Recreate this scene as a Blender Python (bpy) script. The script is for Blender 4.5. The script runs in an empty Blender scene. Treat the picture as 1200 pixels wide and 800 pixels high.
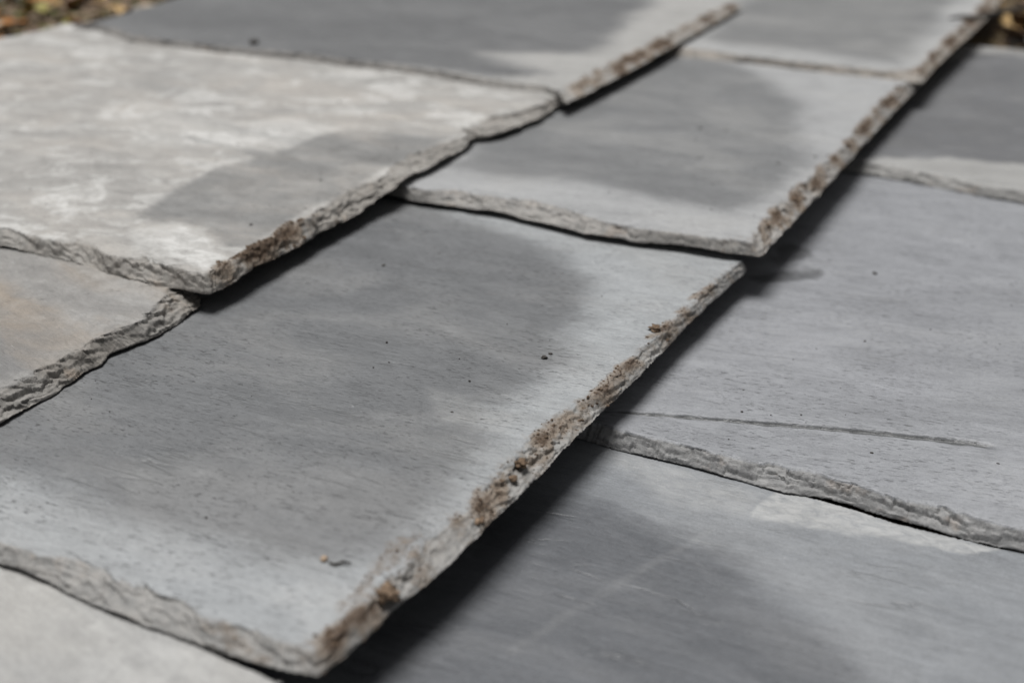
import bpy, math, random
import numpy as np
from mathutils import Vector, Euler

# ------------------------------------------------------------------ camera, sky, sun, exposure
scene = bpy.context.scene
COL = scene.collection
CAM_POS = (0.0, 0.0, 0.31)
cam_data = bpy.data.cameras.new("camera")
cam_data.sensor_width = 36.0
cam_data.lens = 48.0
cam_data.clip_start = 0.01
cam_data.clip_end = 500.0
cam_data.dof.use_dof = True
cam_data.dof.focus_distance = 0.60
cam_data.dof.aperture_fstop = 6.0
cam_data.dof.aperture_blades = 9
cam = bpy.data.objects.new("camera", cam_data)
cam.location = CAM_POS
cam.rotation_euler = (math.radians(90 - 25.115), 0, math.radians(29.136))
COL.objects.link(cam)
scene.camera = cam

SUN_EL, SUN_AZ = 80.0, -80.0            # degrees; azimuth from +Y towards +X
world = bpy.data.worlds.new("World")
scene.world = world
world.use_nodes = True
wn, wl = world.node_tree.nodes, world.node_tree.links
wn.clear()
w_out = wn.new("ShaderNodeOutputWorld")
w_bg = wn.new("ShaderNodeBackground")
w_sky = wn.new("ShaderNodeTexSky")
w_sky.sky_type = 'NISHITA'
w_sky.sun_disc = False
w_sky.sun_elevation = math.radians(SUN_EL)
w_sky.sun_rotation = math.radians(SUN_AZ)
w_sky.dust_density = 4.0
w_hs = wn.new("ShaderNodeHueSaturation")       # overcast: the cloud layer greys the sky
w_hs.inputs['Saturation'].default_value = 0.12
w_bg.inputs['Strength'].default_value = 0.05
wl.new(w_sky.outputs[0], w_hs.inputs['Color'])
wl.new(w_hs.outputs[0], w_bg.inputs[0])
wl.new(w_bg.outputs[0], w_out.inputs[0])

sun = bpy.data.lights.new("sun", 'SUN')
sun.energy = 4.5
sun.angle = math.radians(32)
sun.color = (1.0, 0.99, 0.972)
sun_o = bpy.data.objects.new("sun", sun)
el, az = math.radians(SUN_EL), math.radians(SUN_AZ)
sun_dir = Vector((math.sin(az) * math.cos(el), math.cos(az) * math.cos(el), math.sin(el)))
sun_o.rotation_euler = sun_dir.to_track_quat('Z', 'Y').to_euler()
sun_o.location = sun_dir * 5
COL.objects.link(sun_o)

vs = scene.view_settings
vs.view_transform = 'Standard'
vs.look = 'None'
vs.exposure = -0.24
vs.gamma = 1.0
vs.use_curve_mapping = False

# ------------------------------------------------------------------ noise helpers
def _hash(ix, iy, seed):
    h = (ix.astype(np.int64) * 374761393 + iy.astype(np.int64) * 668265263 + seed * 974634777) & 0xFFFFFFFF
    h = ((h ^ (h >> 13)) * 1274126177) & 0xFFFFFFFF
    h = ((h ^ (h >> 16)) * 2246822519) & 0xFFFFFFFF
    return (h ^ (h >> 15)) & 0xFFFFFFFF

def gnoise(x, y, seed=0):
    x = np.asarray(x, float); y = np.asarray(y, float)
    x0 = np.floor(x); y0 = np.floor(y)
    fx, fy = x - x0, y - y0
    u = fx * fx * fx * (fx * (fx * 6 - 15) + 10)
    v = fy * fy * fy * (fy * (fy * 6 - 15) + 10)
    def g(dx, dy):
        a = _hash(x0 + dx, y0 + dy, seed) * (2 * math.pi / 4294967296.0)
        return np.cos(a) * (fx - dx) + np.sin(a) * (fy - dy)
    a = g(0, 0) * (1 - u) + g(1, 0) * u
    b = g(0, 1) * (1 - u) + g(1, 1) * u
    return (a * (1 - v) + b * v) * 1.45

def fbm(x, y, seed=0, octs=4, gain=0.5):
    t, amp, n = 0.0, 1.0, 0.0
    for k in range(octs):
        t = t + amp * gnoise(x * 2 ** k, y * 2 ** k, seed + 17 * k)
        n += amp; amp *= gain
    return t / n * 1.4

def sstep(a, b, x):
    t = np.clip((x - a) / (b - a), 0, 1)
    return t * t * (3 - 2 * t)

def poly_sdf(px, py, poly):                     # signed distance, positive inside
    d2 = np.full(px.shape, 1e9); inside = np.zeros(px.shape, bool)
    n = len(poly)
    for i in range(n):
        ax, ay = poly[i]; bx, by = poly[(i + 1) % n]
        ex, ey = bx - ax, by - ay
        t = np.clip(((px - ax) * ex + (py - ay) * ey) / (ex * ex + ey * ey + 1e-12), 0, 1)
        d2 = np.minimum(d2, (px - ax - t * ex) ** 2 + (py - ay - t * ey) ** 2)
        c = (ay > py) != (by > py)
        xi = ax + (py - ay) * ex / (ey if abs(ey) > 1e-12 else 1e-12)
        inside ^= c & (px < xi)
    d = np.sqrt(d2)
    return np.where(inside, d, -d)

def line_dist(px, py, pts):                     # distance to an open polyline and signed side in y
    best = np.full(px.shape, 1e9); side = np.zeros(px.shape); par = np.zeros(px.shape)
    n = len(pts) - 1
    for i in range(n):
        ax, ay = pts[i]; bx, by = pts[i + 1]
        ex, ey = bx - ax, by - ay
        t = np.clip(((px - ax) * ex + (py - ay) * ey) / (ex * ex + ey * ey), 0, 1)
        d = np.hypot(px - ax - t * ex, py - ay - t * ey)
        m = d < best
        best = np.where(m, d, best)
        side = np.where(m, py - (ay + t * ey), side)
        par = np.where(m, (i + t) / n, par)
    return best, side, par

# ------------------------------------------------------------------ traced layout, in metres on the ground plan
SLATES = {'R1': {'x0': -0.44,
        'x1': 0.09,
        'y0': 0.07,
        'y1': 0.489,
        'z': 0.0175,
        'gx': 0.0,
        'gy': -0.0185,
        'T': 0.008,
        'out': {'back': [(-0.1565, 0.4912), (-0.1471, 0.4916), (-0.1382, 0.4877), (-0.1108, 0.4876), (-0.0892, 0.4856), (-0.069, 0.4863), (-0.0432, 0.4883)]},
        'wid': {},
        'mask': [('dark',
                  [(-0.2243, 0.277), (-0.2342, 0.3429), (-0.234, 0.4198), (-0.205, 0.4404), (-0.1798, 0.4357), (-0.146, 0.4333), (-0.1231, 0.4131), (-0.097, 0.3977), (-0.0771, 0.3815),
                   (-0.0588, 0.3668), (-0.0775, 0.2885), (-0.2037, 0.2166)],
                  0.95, 0.018),
                 ('white', [(-0.1409, 0.4735), (-0.1386, 0.4852), (-0.1104, 0.4856), (-0.0462, 0.4859), (-0.0567, 0.4736), (-0.1042, 0.4645), (-0.1403, 0.4615)], 0.5, 0.002),
                 ('white', [(-0.1581, 0.4422), (-0.1548, 0.4412), (-0.1739, 0.3763), (-0.1839, 0.33), (-0.1874, 0.3313), (-0.1778, 0.3772)], 0.07, 0.001),
                 ('white', [(-0.226, 0.4838), (-0.1447, 0.4792), (-0.142, 0.4612), (-0.1805, 0.4546)], 0.25, 0.0056)]},
 'R2': {'x0': -0.44,
        'x1': 0.09,
        'y0': 0.484,
        'y1': 0.93,
        'z': 0.0185,
        'gx': 0.0,
        'gy': -0.0185,
        'T': 0.0085,
        'out': {'front': [(-0.2429, 0.4831), (-0.228, 0.4833), (-0.217, 0.4823), (-0.2008, 0.4828), (-0.1852, 0.4839), (-0.1693, 0.4836), (-0.1539, 0.4833), (-0.1388, 0.483), (-0.1256, 0.4874),
                          (-0.1113, 0.4878), (-0.0965, 0.4855), (-0.076, 0.4854), (-0.0561, 0.4853), (-0.0434, 0.4862)]},
        'wid': {'front': [(-0.2238, 0.0043), (-0.2098, 0.0015), (-0.1937, 0.0015), (-0.1774, 0.0015), (-0.1679, 0.005), (-0.1594, 0.0032), (-0.1482, 0.009), (-0.1335, 0.0083), (-0.1185, 0.0043),
                          (-0.1083, 0.0015), (-0.0914, 0.0039), (-0.0719, 0.0076), (-0.058, 0.0046), (-0.0445, 0.0015)]},
        'mask': [('dark', [(-0.2384, 0.7207), (-0.2312, 0.745), (-0.2237, 0.7545), (-0.2148, 0.7513), (-0.2125, 0.7409), (-0.2211, 0.7309), (-0.226, 0.715)], 1.2, 0.0016),
                 ('dark', [(-0.2332, 0.692), (-0.2207, 0.7071), (-0.2097, 0.7199), (-0.2003, 0.7222), (-0.1949, 0.7161), (-0.1967, 0.7059), (-0.205, 0.698), (-0.2204, 0.6919)], 1.2, 0.0016),
                 ('dark', [(-0.1707, 0.6889), (-0.0943, 0.763), (-0.0588, 0.631), (-0.1427, 0.5931)], 0.3, 0.012),
                 ('dark', [(-0.1526, 0.5457), (-0.0517, 0.6352), (-0.0446, 0.589), (-0.1263, 0.5369)], 0.35, 0.008),
                 ('dark', [(-0.2492, 0.5311), (-0.1992, 0.6316), (-0.268, 0.7789), (-0.3191, 0.7487)], 0.25, 0.014)],
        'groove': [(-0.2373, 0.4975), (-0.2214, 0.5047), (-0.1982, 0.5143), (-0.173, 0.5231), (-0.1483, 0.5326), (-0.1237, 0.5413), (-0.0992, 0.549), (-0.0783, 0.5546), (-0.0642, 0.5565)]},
 'R3': {'x0': -0.45,
        'x1': 0.08,
        'y0': 0.912,
        'y1': 1.365,
        'z': 0.0185,
        'gx': 0.0,
        'gy': -0.0185,
        'T': 0.008,
        'out': {'front': [(-0.2554, 0.9156), (-0.2347, 0.9138), (-0.2191, 0.9161), (-0.2012, 0.9154), (-0.1831, 0.9127), (-0.1654, 0.9101), (-0.148, 0.9075), (-0.1314, 0.9069), (-0.1206, 0.9071)],
                'back': [(-0.2471, 1.3635), (-0.2043, 1.3674)]},
        'wid': {'front': [(-0.2284, 0.0105), (-0.211, 0.0104), (-0.2004, 0.0059), (-0.1742, 0.0091), (-0.1558, 0.005), (-0.1224, 0.0049)]},
        'mask': [('dark', [(-0.2412, 0.9275), (-0.2823, 1.2281), (-0.2434, 1.3261), (-0.1552, 1.3461), (-0.1, 0.9762), (-0.1889, 0.9588)], 0.85, 0.0048)]},
 'M0': {'x0': -0.78,
        'x1': -0.226,
        'y0': -0.16,
        'y1': 0.267,
        'z': 0.0412,
        'gx': 0.01,
        'gy': -0.0165,
        'T': 0.008,
        'out': {'back': [(-0.32, 0.2704), (-0.2945, 0.2685), (-0.2723, 0.2666), (-0.2577, 0.2643), (-0.2427, 0.2631), (-0.2335, 0.2623), (-0.2279, 0.2616), (-0.2222, 0.2605)],
                'right': [(-0.2258, 0.2648), (-0.2241, 0.2437)]},
        'wid': {},
        'mask': [('dark', [(-0.3246, 0.2372), (-0.3134, 0.2488), (-0.2806, 0.2314), (-0.2911, 0.2072)], 0.25, 0.008)]},
 'M1': {'x0': -0.76,
        'x1': -0.222,
        'y0': 0.27,
        'y1': 0.695,
        'z': 0.042,
        'gx': 0.01,
        'gy': -0.0165,
        'T': 0.0068,
        'out': {'front': [(-0.3811, 0.265), (-0.3539, 0.2642), (-0.3415, 0.2643), (-0.3289, 0.2641), (-0.3155, 0.2628), (-0.299, 0.2618), (-0.2821, 0.2619), (-0.2679, 0.2624), (-0.2556, 0.2625),
                          (-0.2424, 0.2633), (-0.2297, 0.2644), (-0.22, 0.2669)],
                'right': [(-0.2175, 0.2692), (-0.2162, 0.2819), (-0.2166, 0.292), (-0.2169, 0.3058), (-0.2156, 0.3277), (-0.2154, 0.343), (-0.2152, 0.3605), (-0.2165, 0.3918), (-0.2178, 0.4282),
                          (-0.2187, 0.4549), (-0.2196, 0.4724), (-0.2197, 0.5043), (-0.2204, 0.5247), (-0.2231, 0.573), (-0.2239, 0.6195), (-0.224, 0.6471), (-0.2242, 0.6659)],
                'back': [(-0.2232, 0.6584), (-0.2334, 0.6661), (-0.2463, 0.6698), (-0.2666, 0.6759), (-0.2917, 0.6851)]},
        'wid': {'front': [(-0.3566, 0.0033), (-0.3405, 0.004), (-0.3285, 0.0084), (-0.3188, 0.0118), (-0.3028, 0.0127), (-0.2846, 0.0137), (-0.2712, 0.0128), (-0.2581, 0.0058), (-0.2503, 0.0087),
                          (-0.2396, 0.0098), (-0.2292, 0.0084), (-0.2202, 0.0052)],
                'right': [(0.2781, 0.0015), (0.2947, 0.0065), (0.3102, 0.0088), (0.3274, 0.0109), (0.3457, 0.0122), (0.3668, 0.0106), (0.3833, 0.0124), (0.4016, 0.0128), (0.4202, 0.0148),
                          (0.4446, 0.0131), (0.455, 0.0134), (0.4665, 0.0122), (0.4759, 0.0035), (0.4964, 0.007), (0.5219, 0.0076), (0.5445, 0.0057), (0.5755, 0.0018), (0.6187, 0.0047),
                          (0.6538, 0.0015)]},
        'mask': [('dark',
                  [(-0.4274, 0.2514), (-0.5231, 0.3218), (-0.4643, 0.3644), (-0.4605, 0.4969), (-0.4549, 0.6741), (-0.3827, 0.6456), (-0.3289, 0.6291), (-0.288, 0.5996), (-0.2623, 0.5426),
                   (-0.2507, 0.4933), (-0.2478, 0.4373), (-0.2361, 0.3865), (-0.2278, 0.3489), (-0.2342, 0.3231), (-0.2466, 0.3102), (-0.2721, 0.3051), (-0.3035, 0.3055), (-0.3496, 0.3016),
                   (-0.3913, 0.2988)],
                  1, 0.0232),
                 ('rust', [(-0.2362, 0.3313), (-0.2292, 0.3481), (-0.2239, 0.3288), (-0.2265, 0.3067), (-0.2255, 0.2907), (-0.2317, 0.2899), (-0.2349, 0.3137)], 0.36, 0.0036),
                 ('rust', [(-0.2328, 0.4038), (-0.2348, 0.4357), (-0.2269, 0.4071), (-0.2221, 0.3725)], 0.3, 0.0028),
                 ('white', [(-0.2911, 0.4458), (-0.2653, 0.4458), (-0.2454, 0.4476), (-0.2373, 0.4258), (-0.2594, 0.422)], 0.16, 0.004),
                 ('white', [(-0.2558, 0.2848), (-0.247, 0.3011), (-0.229, 0.3053), (-0.2201, 0.2832), (-0.2319, 0.2765)], 0.2, 0.0056)]},
 'M2': {'x0': -0.755,
        'x1': -0.228,
        'y0': 0.675,
        'y1': 1.12,
        'z': 0.0465,
        'gx': 0.013,
        'gy': -0.022,
        'T': 0.008,
        'out': {'front': [(-0.4635, 0.6588), (-0.4294, 0.6542), (-0.4018, 0.6581), (-0.3732, 0.6592), (-0.3426, 0.6548), (-0.3132, 0.6506), (-0.2875, 0.6517), (-0.2594, 0.6576), (-0.235, 0.6586),
                          (-0.217, 0.6624)],
                'right': [(-0.2162, 0.6644), (-0.2169, 0.6828), (-0.2194, 0.7266), (-0.2225, 0.7845), (-0.2261, 0.8409), (-0.2302, 0.9041), (-0.2347, 0.9865), (-0.2385, 1.063), (-0.2411, 1.1082)]},
        'wid': {'front': [(-0.4255, 0.0032), (-0.4076, 0.0107), (-0.3868, 0.0092), (-0.3717, 0.0078), (-0.3526, 0.0174), (-0.3272, 0.015), (-0.301, 0.0066), (-0.2795, 0.0028), (-0.2597, 0.0015),
                          (-0.2317, 0.0024), (-0.2197, 0.0015)],
                'right': [(0.6821, 0.0101), (0.7055, 0.0122), (0.7416, 0.0099), (0.7844, 0.0113), (0.8306, 0.0094), (0.8654, 0.0064), (0.9375, 0.0084), (1.0053, 0.0113), (1.0627, 0.0073)]},
        'mask': [('dark',
                  [(-0.4423, 0.7045), (-0.4542, 0.7675), (-0.4653, 0.9152), (-0.4759, 1.1769), (-0.3989, 1.0848), (-0.3311, 1.0288), (-0.2888, 0.9525), (-0.2649, 0.8651), (-0.2417, 0.8223),
                   (-0.2405, 0.7415), (-0.2501, 0.7104), (-0.2907, 0.7061), (-0.3449, 0.7147), (-0.3991, 0.7051)],
                  1, 0.02)]},
 'M3': {'x0': -0.77,
        'x1': -0.245,
        'y0': 1.1,
        'y1': 1.6,
        'z': 0.0432,
        'gx': 0.01,
        'gy': -0.0165,
        'T': 0.008,
        'out': {'front': [(-0.4837, 1.0807), (-0.4433, 1.0796), (-0.4066, 1.0847), (-0.3768, 1.0863), (-0.3395, 1.0851), (-0.3033, 1.084), (-0.2681, 1.0829), (-0.2443, 1.0827), (-0.2355, 1.0876)],
                'right': [(-0.235, 1.0912), (-0.2382, 1.1412), (-0.241, 1.215), (-0.2426, 1.2893), (-0.2442, 1.3522), (-0.2498, 1.4395), (-0.2561, 1.537)]},
        'wid': {'front': [(-0.438, 0.0141), (-0.3768, 0.0015), (-0.2912, 0.005), (-0.2399, 0.0093)], 'right': [(1.0742, 0.0079), (1.1423, 0.008), (1.1982, 0.0085), (1.2803, 0.0104), (1.3483, 0.012)]},
        'mask': [('dark', [(-0.4417, 1.1326), (-0.5069, 1.4961), (-0.3117, 1.6736), (-0.284, 1.3831), (-0.2628, 1.2107), (-0.2657, 1.1097), (-0.3311, 1.1254), (-0.4128, 1.1196)], 0.9, 0.024)]},
 'L1': {'x0': -0.98,
        'x1': -0.43,
        'y0': 0.07,
        'y1': 0.478,
        'z': 0.0535,
        'gx': 0.01,
        'gy': -0.0165,
        'T': 0.01,
        'out': {'right': [(-0.4217, 0.301), (-0.4247, 0.3294), (-0.4254, 0.3414), (-0.4274, 0.355), (-0.4286, 0.3658), (-0.4301, 0.3748), (-0.4317, 0.384), (-0.431, 0.3927), (-0.4343, 0.4014),
                          (-0.4343, 0.408), (-0.4325, 0.4144), (-0.4311, 0.4185), (-0.4307, 0.4267), (-0.4331, 0.438), (-0.4331, 0.45), (-0.4363, 0.458), (-0.4382, 0.467), (-0.4469, 0.479)],
                'back': [(-0.4607, 0.4756), (-0.4389, 0.4705)]},
        'wid': {'right': [(0.3413, 0.0108), (0.3506, 0.0096), (0.3643, 0.0099), (0.3761, 0.0049), (0.3908, 0.0059), (0.4055, 0.0017), (0.4182, 0.0064), (0.4356, 0.0053), (0.4491, 0.009),
                          (0.4631, 0.0118)]},
        'mask': [('dark', [(-0.5546, 0.415), (-0.5247, 0.4317), (-0.4541, 0.3867), (-0.4397, 0.3536), (-0.4514, 0.3191)], 0.6, 0.01),
                 ('dark', [(-0.4948, 0.4483), (-0.4639, 0.4459), (-0.441, 0.4163), (-0.4473, 0.3905)], 0.25, 0.008)]},
 'L2': {'x0': -0.976,
        'x1': -0.438,
        'y0': 0.468,
        'y1': 0.9,
        'z': 0.0561,
        'gx': 0.01,
        'gy': -0.0165,
        'T': 0.01,
        'out': {'front': [(-0.5705, 0.4622), (-0.5524, 0.4632), (-0.5347, 0.4642), (-0.5164, 0.4642), (-0.4968, 0.4624), (-0.4777, 0.4607), (-0.4608, 0.4608), (-0.4465, 0.4635), (-0.4309, 0.4644)],
                'right': [(-0.4284, 0.4658), (-0.4277, 0.4765), (-0.4298, 0.4955), (-0.4325, 0.5268), (-0.4354, 0.5606), (-0.4368, 0.5946), (-0.4383, 0.6313), (-0.4399, 0.671), (-0.4414, 0.7032),
                          (-0.4445, 0.7346), (-0.4499, 0.7524), (-0.4516, 0.7586), (-0.4442, 0.7675), (-0.4389, 0.7874), (-0.4398, 0.8071), (-0.4384, 0.8234), (-0.4415, 0.8486), (-0.4441, 0.8696)],
                'left': [(-0.9674, 0.8201), (-0.9645, 0.8512), (-0.9658, 0.8857)]},
        'wid': {'front': [(-0.5605, 0.008), (-0.5438, 0.0041), (-0.534, 0.0015), (-0.5185, 0.0094), (-0.5041, 0.0081), (-0.4857, 0.0029), (-0.4773, 0.0068), (-0.4643, 0.0112), (-0.4479, 0.0042),
                          (-0.4321, 0.0025)],
                'right': [(0.4698, 0.0015), (0.4849, 0.0015), (0.5016, 0.0015), (0.5103, 0.0027), (0.5349, 0.0106), (0.5607, 0.0053), (0.5944, 0.0142), (0.6277, 0.0093), (0.6638, 0.014),
                          (0.6923, 0.0188), (0.7166, 0.0133), (0.734, 0.0093), (0.7472, 0.003), (0.7721, 0.0165), (0.7989, 0.0229), (0.8234, 0.0137), (0.8589, 0.0015)]},
        'mask': [('dark',
                  [(-0.5192, 0.5122), (-0.5373, 0.5465), (-0.547, 0.6079), (-0.5384, 0.6465), (-0.5389, 0.6822), (-0.5231, 0.7269), (-0.4887, 0.7265), (-0.457, 0.7393), (-0.4504, 0.6318),
                   (-0.4457, 0.5832), (-0.4366, 0.5116), (-0.4457, 0.5036), (-0.4793, 0.5215), (-0.4991, 0.5169)],
                  0.85, 0.0056),
                 ('dark', [(-0.7546, 0.7532), (-0.7724, 0.8104), (-0.6886, 0.774), (-0.6844, 0.7226)], 0.35, 0.008),
                 ('dark', [(-0.6138, 0.6524), (-0.604, 0.6578), (-0.542, 0.651), (-0.5383, 0.6379)], 0.7, 0.0016),
                 ('dark', [(-0.6199, 0.6934), (-0.6138, 0.6968), (-0.5389, 0.6822), (-0.5423, 0.6687)], 0.55, 0.0016),
                 ('white', [(-0.5114, 0.4974), (-0.4991, 0.5169), (-0.4756, 0.5172), (-0.4413, 0.4917), (-0.4371, 0.4694), (-0.4591, 0.4819), (-0.4772, 0.4862), (-0.4869, 0.4778)], 0.55, 0.0028),
                 ('white', [(-0.6894, 0.66), (-0.6971, 0.7099), (-0.6075, 0.7054), (-0.5666, 0.7281), (-0.5331, 0.7213), (-0.5505, 0.653), (-0.6143, 0.6288)], 0.3, 0.0072),
                 ('white', [(-0.6124, 0.5268), (-0.5968, 0.5449), (-0.5617, 0.5103), (-0.5924, 0.5018)], 0.3, 0.0048),
                 ('white', [(-0.5973, 0.7111), (-0.577, 0.7275), (-0.5331, 0.7213), (-0.535, 0.6593), (-0.5728, 0.6633)], 0.5, 0.0024)]},
 'L3': {'x0': -0.945,
        'x1': -0.44,
        'y0': 0.872,
        'y1': 1.272,
        'z': 0.0548,
        'gx': 0.01,
        'gy': -0.0165,
        'T': 0.006,
        'out': {'front': [(-0.94, 0.8787), (-0.9205, 0.8851), (-0.8848, 0.8747), (-0.857, 0.8611), (-0.8105, 0.8628), (-0.7656, 0.8645), (-0.7241, 0.8687), (-0.6857, 0.8753), (-0.6427, 0.8742),
                          (-0.6045, 0.8781), (-0.5642, 0.8769), (-0.5238, 0.8735), (-0.485, 0.8702), (-0.458, 0.8731), (-0.4366, 0.8615)],
                'right': [(-0.4304, 0.8508), (-0.4314, 0.876), (-0.4327, 0.9367), (-0.4366, 1.0095), (-0.4423, 1.0945), (-0.4473, 1.1872), (-0.4521, 1.2571)],
                'left': [(-0.93, 0.8695), (-0.9297, 0.9055), (-0.938, 0.9581), (-0.9469, 1.0148)]},
        'wid': {'right': [(0.8583, 0.016), (0.9276, 0.0176), (1.0131, 0.0167), (1.132, 0.0139), (1.2483, 0.0113)]},
        'mask': [('dark',
                  [(-0.9192, 0.8344), (-1.0102, 1.0853), (-0.5895, 1.447), (-0.5269, 1.2129), (-0.495, 1.0688), (-0.481, 0.9905), (-0.5595, 0.947), (-0.4785, 0.9119), (-0.4917, 0.8821),
                   (-0.7167, 0.86), (-0.8848, 0.8702)],
                  1, 0.024),
                 ('dark', [(-0.9192, 0.8344), (-0.975, 1.0462), (-0.8707, 1.1623), (-0.7688, 0.9603), (-0.7513, 0.8483), (-0.8741, 0.8593)], 1, 0.016)]}}
SPOTS = {'chip': (-0.1317, 0.4843),
 'clod1': (-0.2231, 0.4084),
 'clod2': (-0.2208, 0.3981),
 'clod3': (-0.2197, 0.3683),
 'clod4': (-0.2279, 0.5522),
 'clod5': (-0.2203, 0.3102),
 'clod6': (-0.2204, 0.2768),
 'orange': (-0.3163, 0.6755),
 'peb': (-0.7391, 0.8856),
 'peb2': (-0.1708, 0.7318),
 'seed': (-0.2608, 0.4983),
 'tan': (-0.2494, 0.314)}


# ------------------------------------------------------------------ materials
class NT:
    def __init__(self, name):
        self.m = bpy.data.materials.new(name); self.m.use_nodes = True
        self.n, self.l = self.m.node_tree.nodes, self.m.node_tree.links
        self.n.clear()
        self.out = self.n.new("ShaderNodeOutputMaterial")
        self.b = self.n.new("ShaderNodeBsdfPrincipled")
        self.l.new(self.b.outputs[0], self.out.inputs[0])
    def put(self, sock, v):
        if hasattr(v, 'is_output'): self.l.new(v, sock)
        elif isinstance(v, (tuple, list)) and len(v) == 3 and sock.type == 'RGBA': sock.default_value = (*v, 1)
        else: sock.default_value = v
    def math(self, op, a, b=0.0, clamp=False):
        n = self.n.new("ShaderNodeMath"); n.operation = op; n.use_clamp = clamp
        self.put(n.inputs[0], a); self.put(n.inputs[1], b)
        return n.outputs[0]
    def mix(self, f, a, b, mode='MIX'):
        n = self.n.new("ShaderNodeMix"); n.data_type = 'RGBA'; n.blend_type = mode
        self.put(n.inputs[0], f); self.put(n.inputs[6], a); self.put(n.inputs[7], b)
        return n.outputs[2]
    def noise(self, vec, scale, detail=4, rough=0.55, dist=0.0):
        n = self.n.new("ShaderNodeTexNoise")
        self.put(n.inputs['Vector'], vec)
        n.inputs['Scale'].default_value = scale; n.inputs['Detail'].default_value = detail
        n.inputs['Roughness'].default_value = rough; n.inputs['Distortion'].default_value = dist
        return n.outputs[0]
    def ramp(self, v, a, b, lo=0.0, hi=1.0):
        n = self.n.new("ShaderNodeMapRange"); n.interpolation_type = 'SMOOTHSTEP'
        self.put(n.inputs[0], v)
        for i, q in enumerate((a, b, lo, hi)): n.inputs[i + 1].default_value = q
        return n.outputs[0]
    def mapping(self, vec, scale, rot=0.0, loc=(0, 0, 0)):
        r = self.n.new("ShaderNodeMapping"); r.inputs['Rotation'].default_value = (0, 0, rot)
        self.put(r.inputs[0], vec)
        s = self.n.new("ShaderNodeMapping"); s.inputs['Scale'].default_value = scale
        s.inputs['Location'].default_value = loc
        self.l.new(r.outputs[0], s.inputs[0])
        return s.outputs[0]
    def coord(self):
        return self.n.new("ShaderNodeTexCoord").outputs['Object']
    def bump(self, h, strength, dist, prev=None):
        n = self.n.new("ShaderNodeBump"); n.inputs['Strength'].default_value = strength
        n.inputs['Distance'].default_value = dist
        self.put(n.inputs['Height'], h)
        if prev is not None: self.l.new(prev, n.inputs['Normal'])
        return n.outputs[0]

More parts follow.
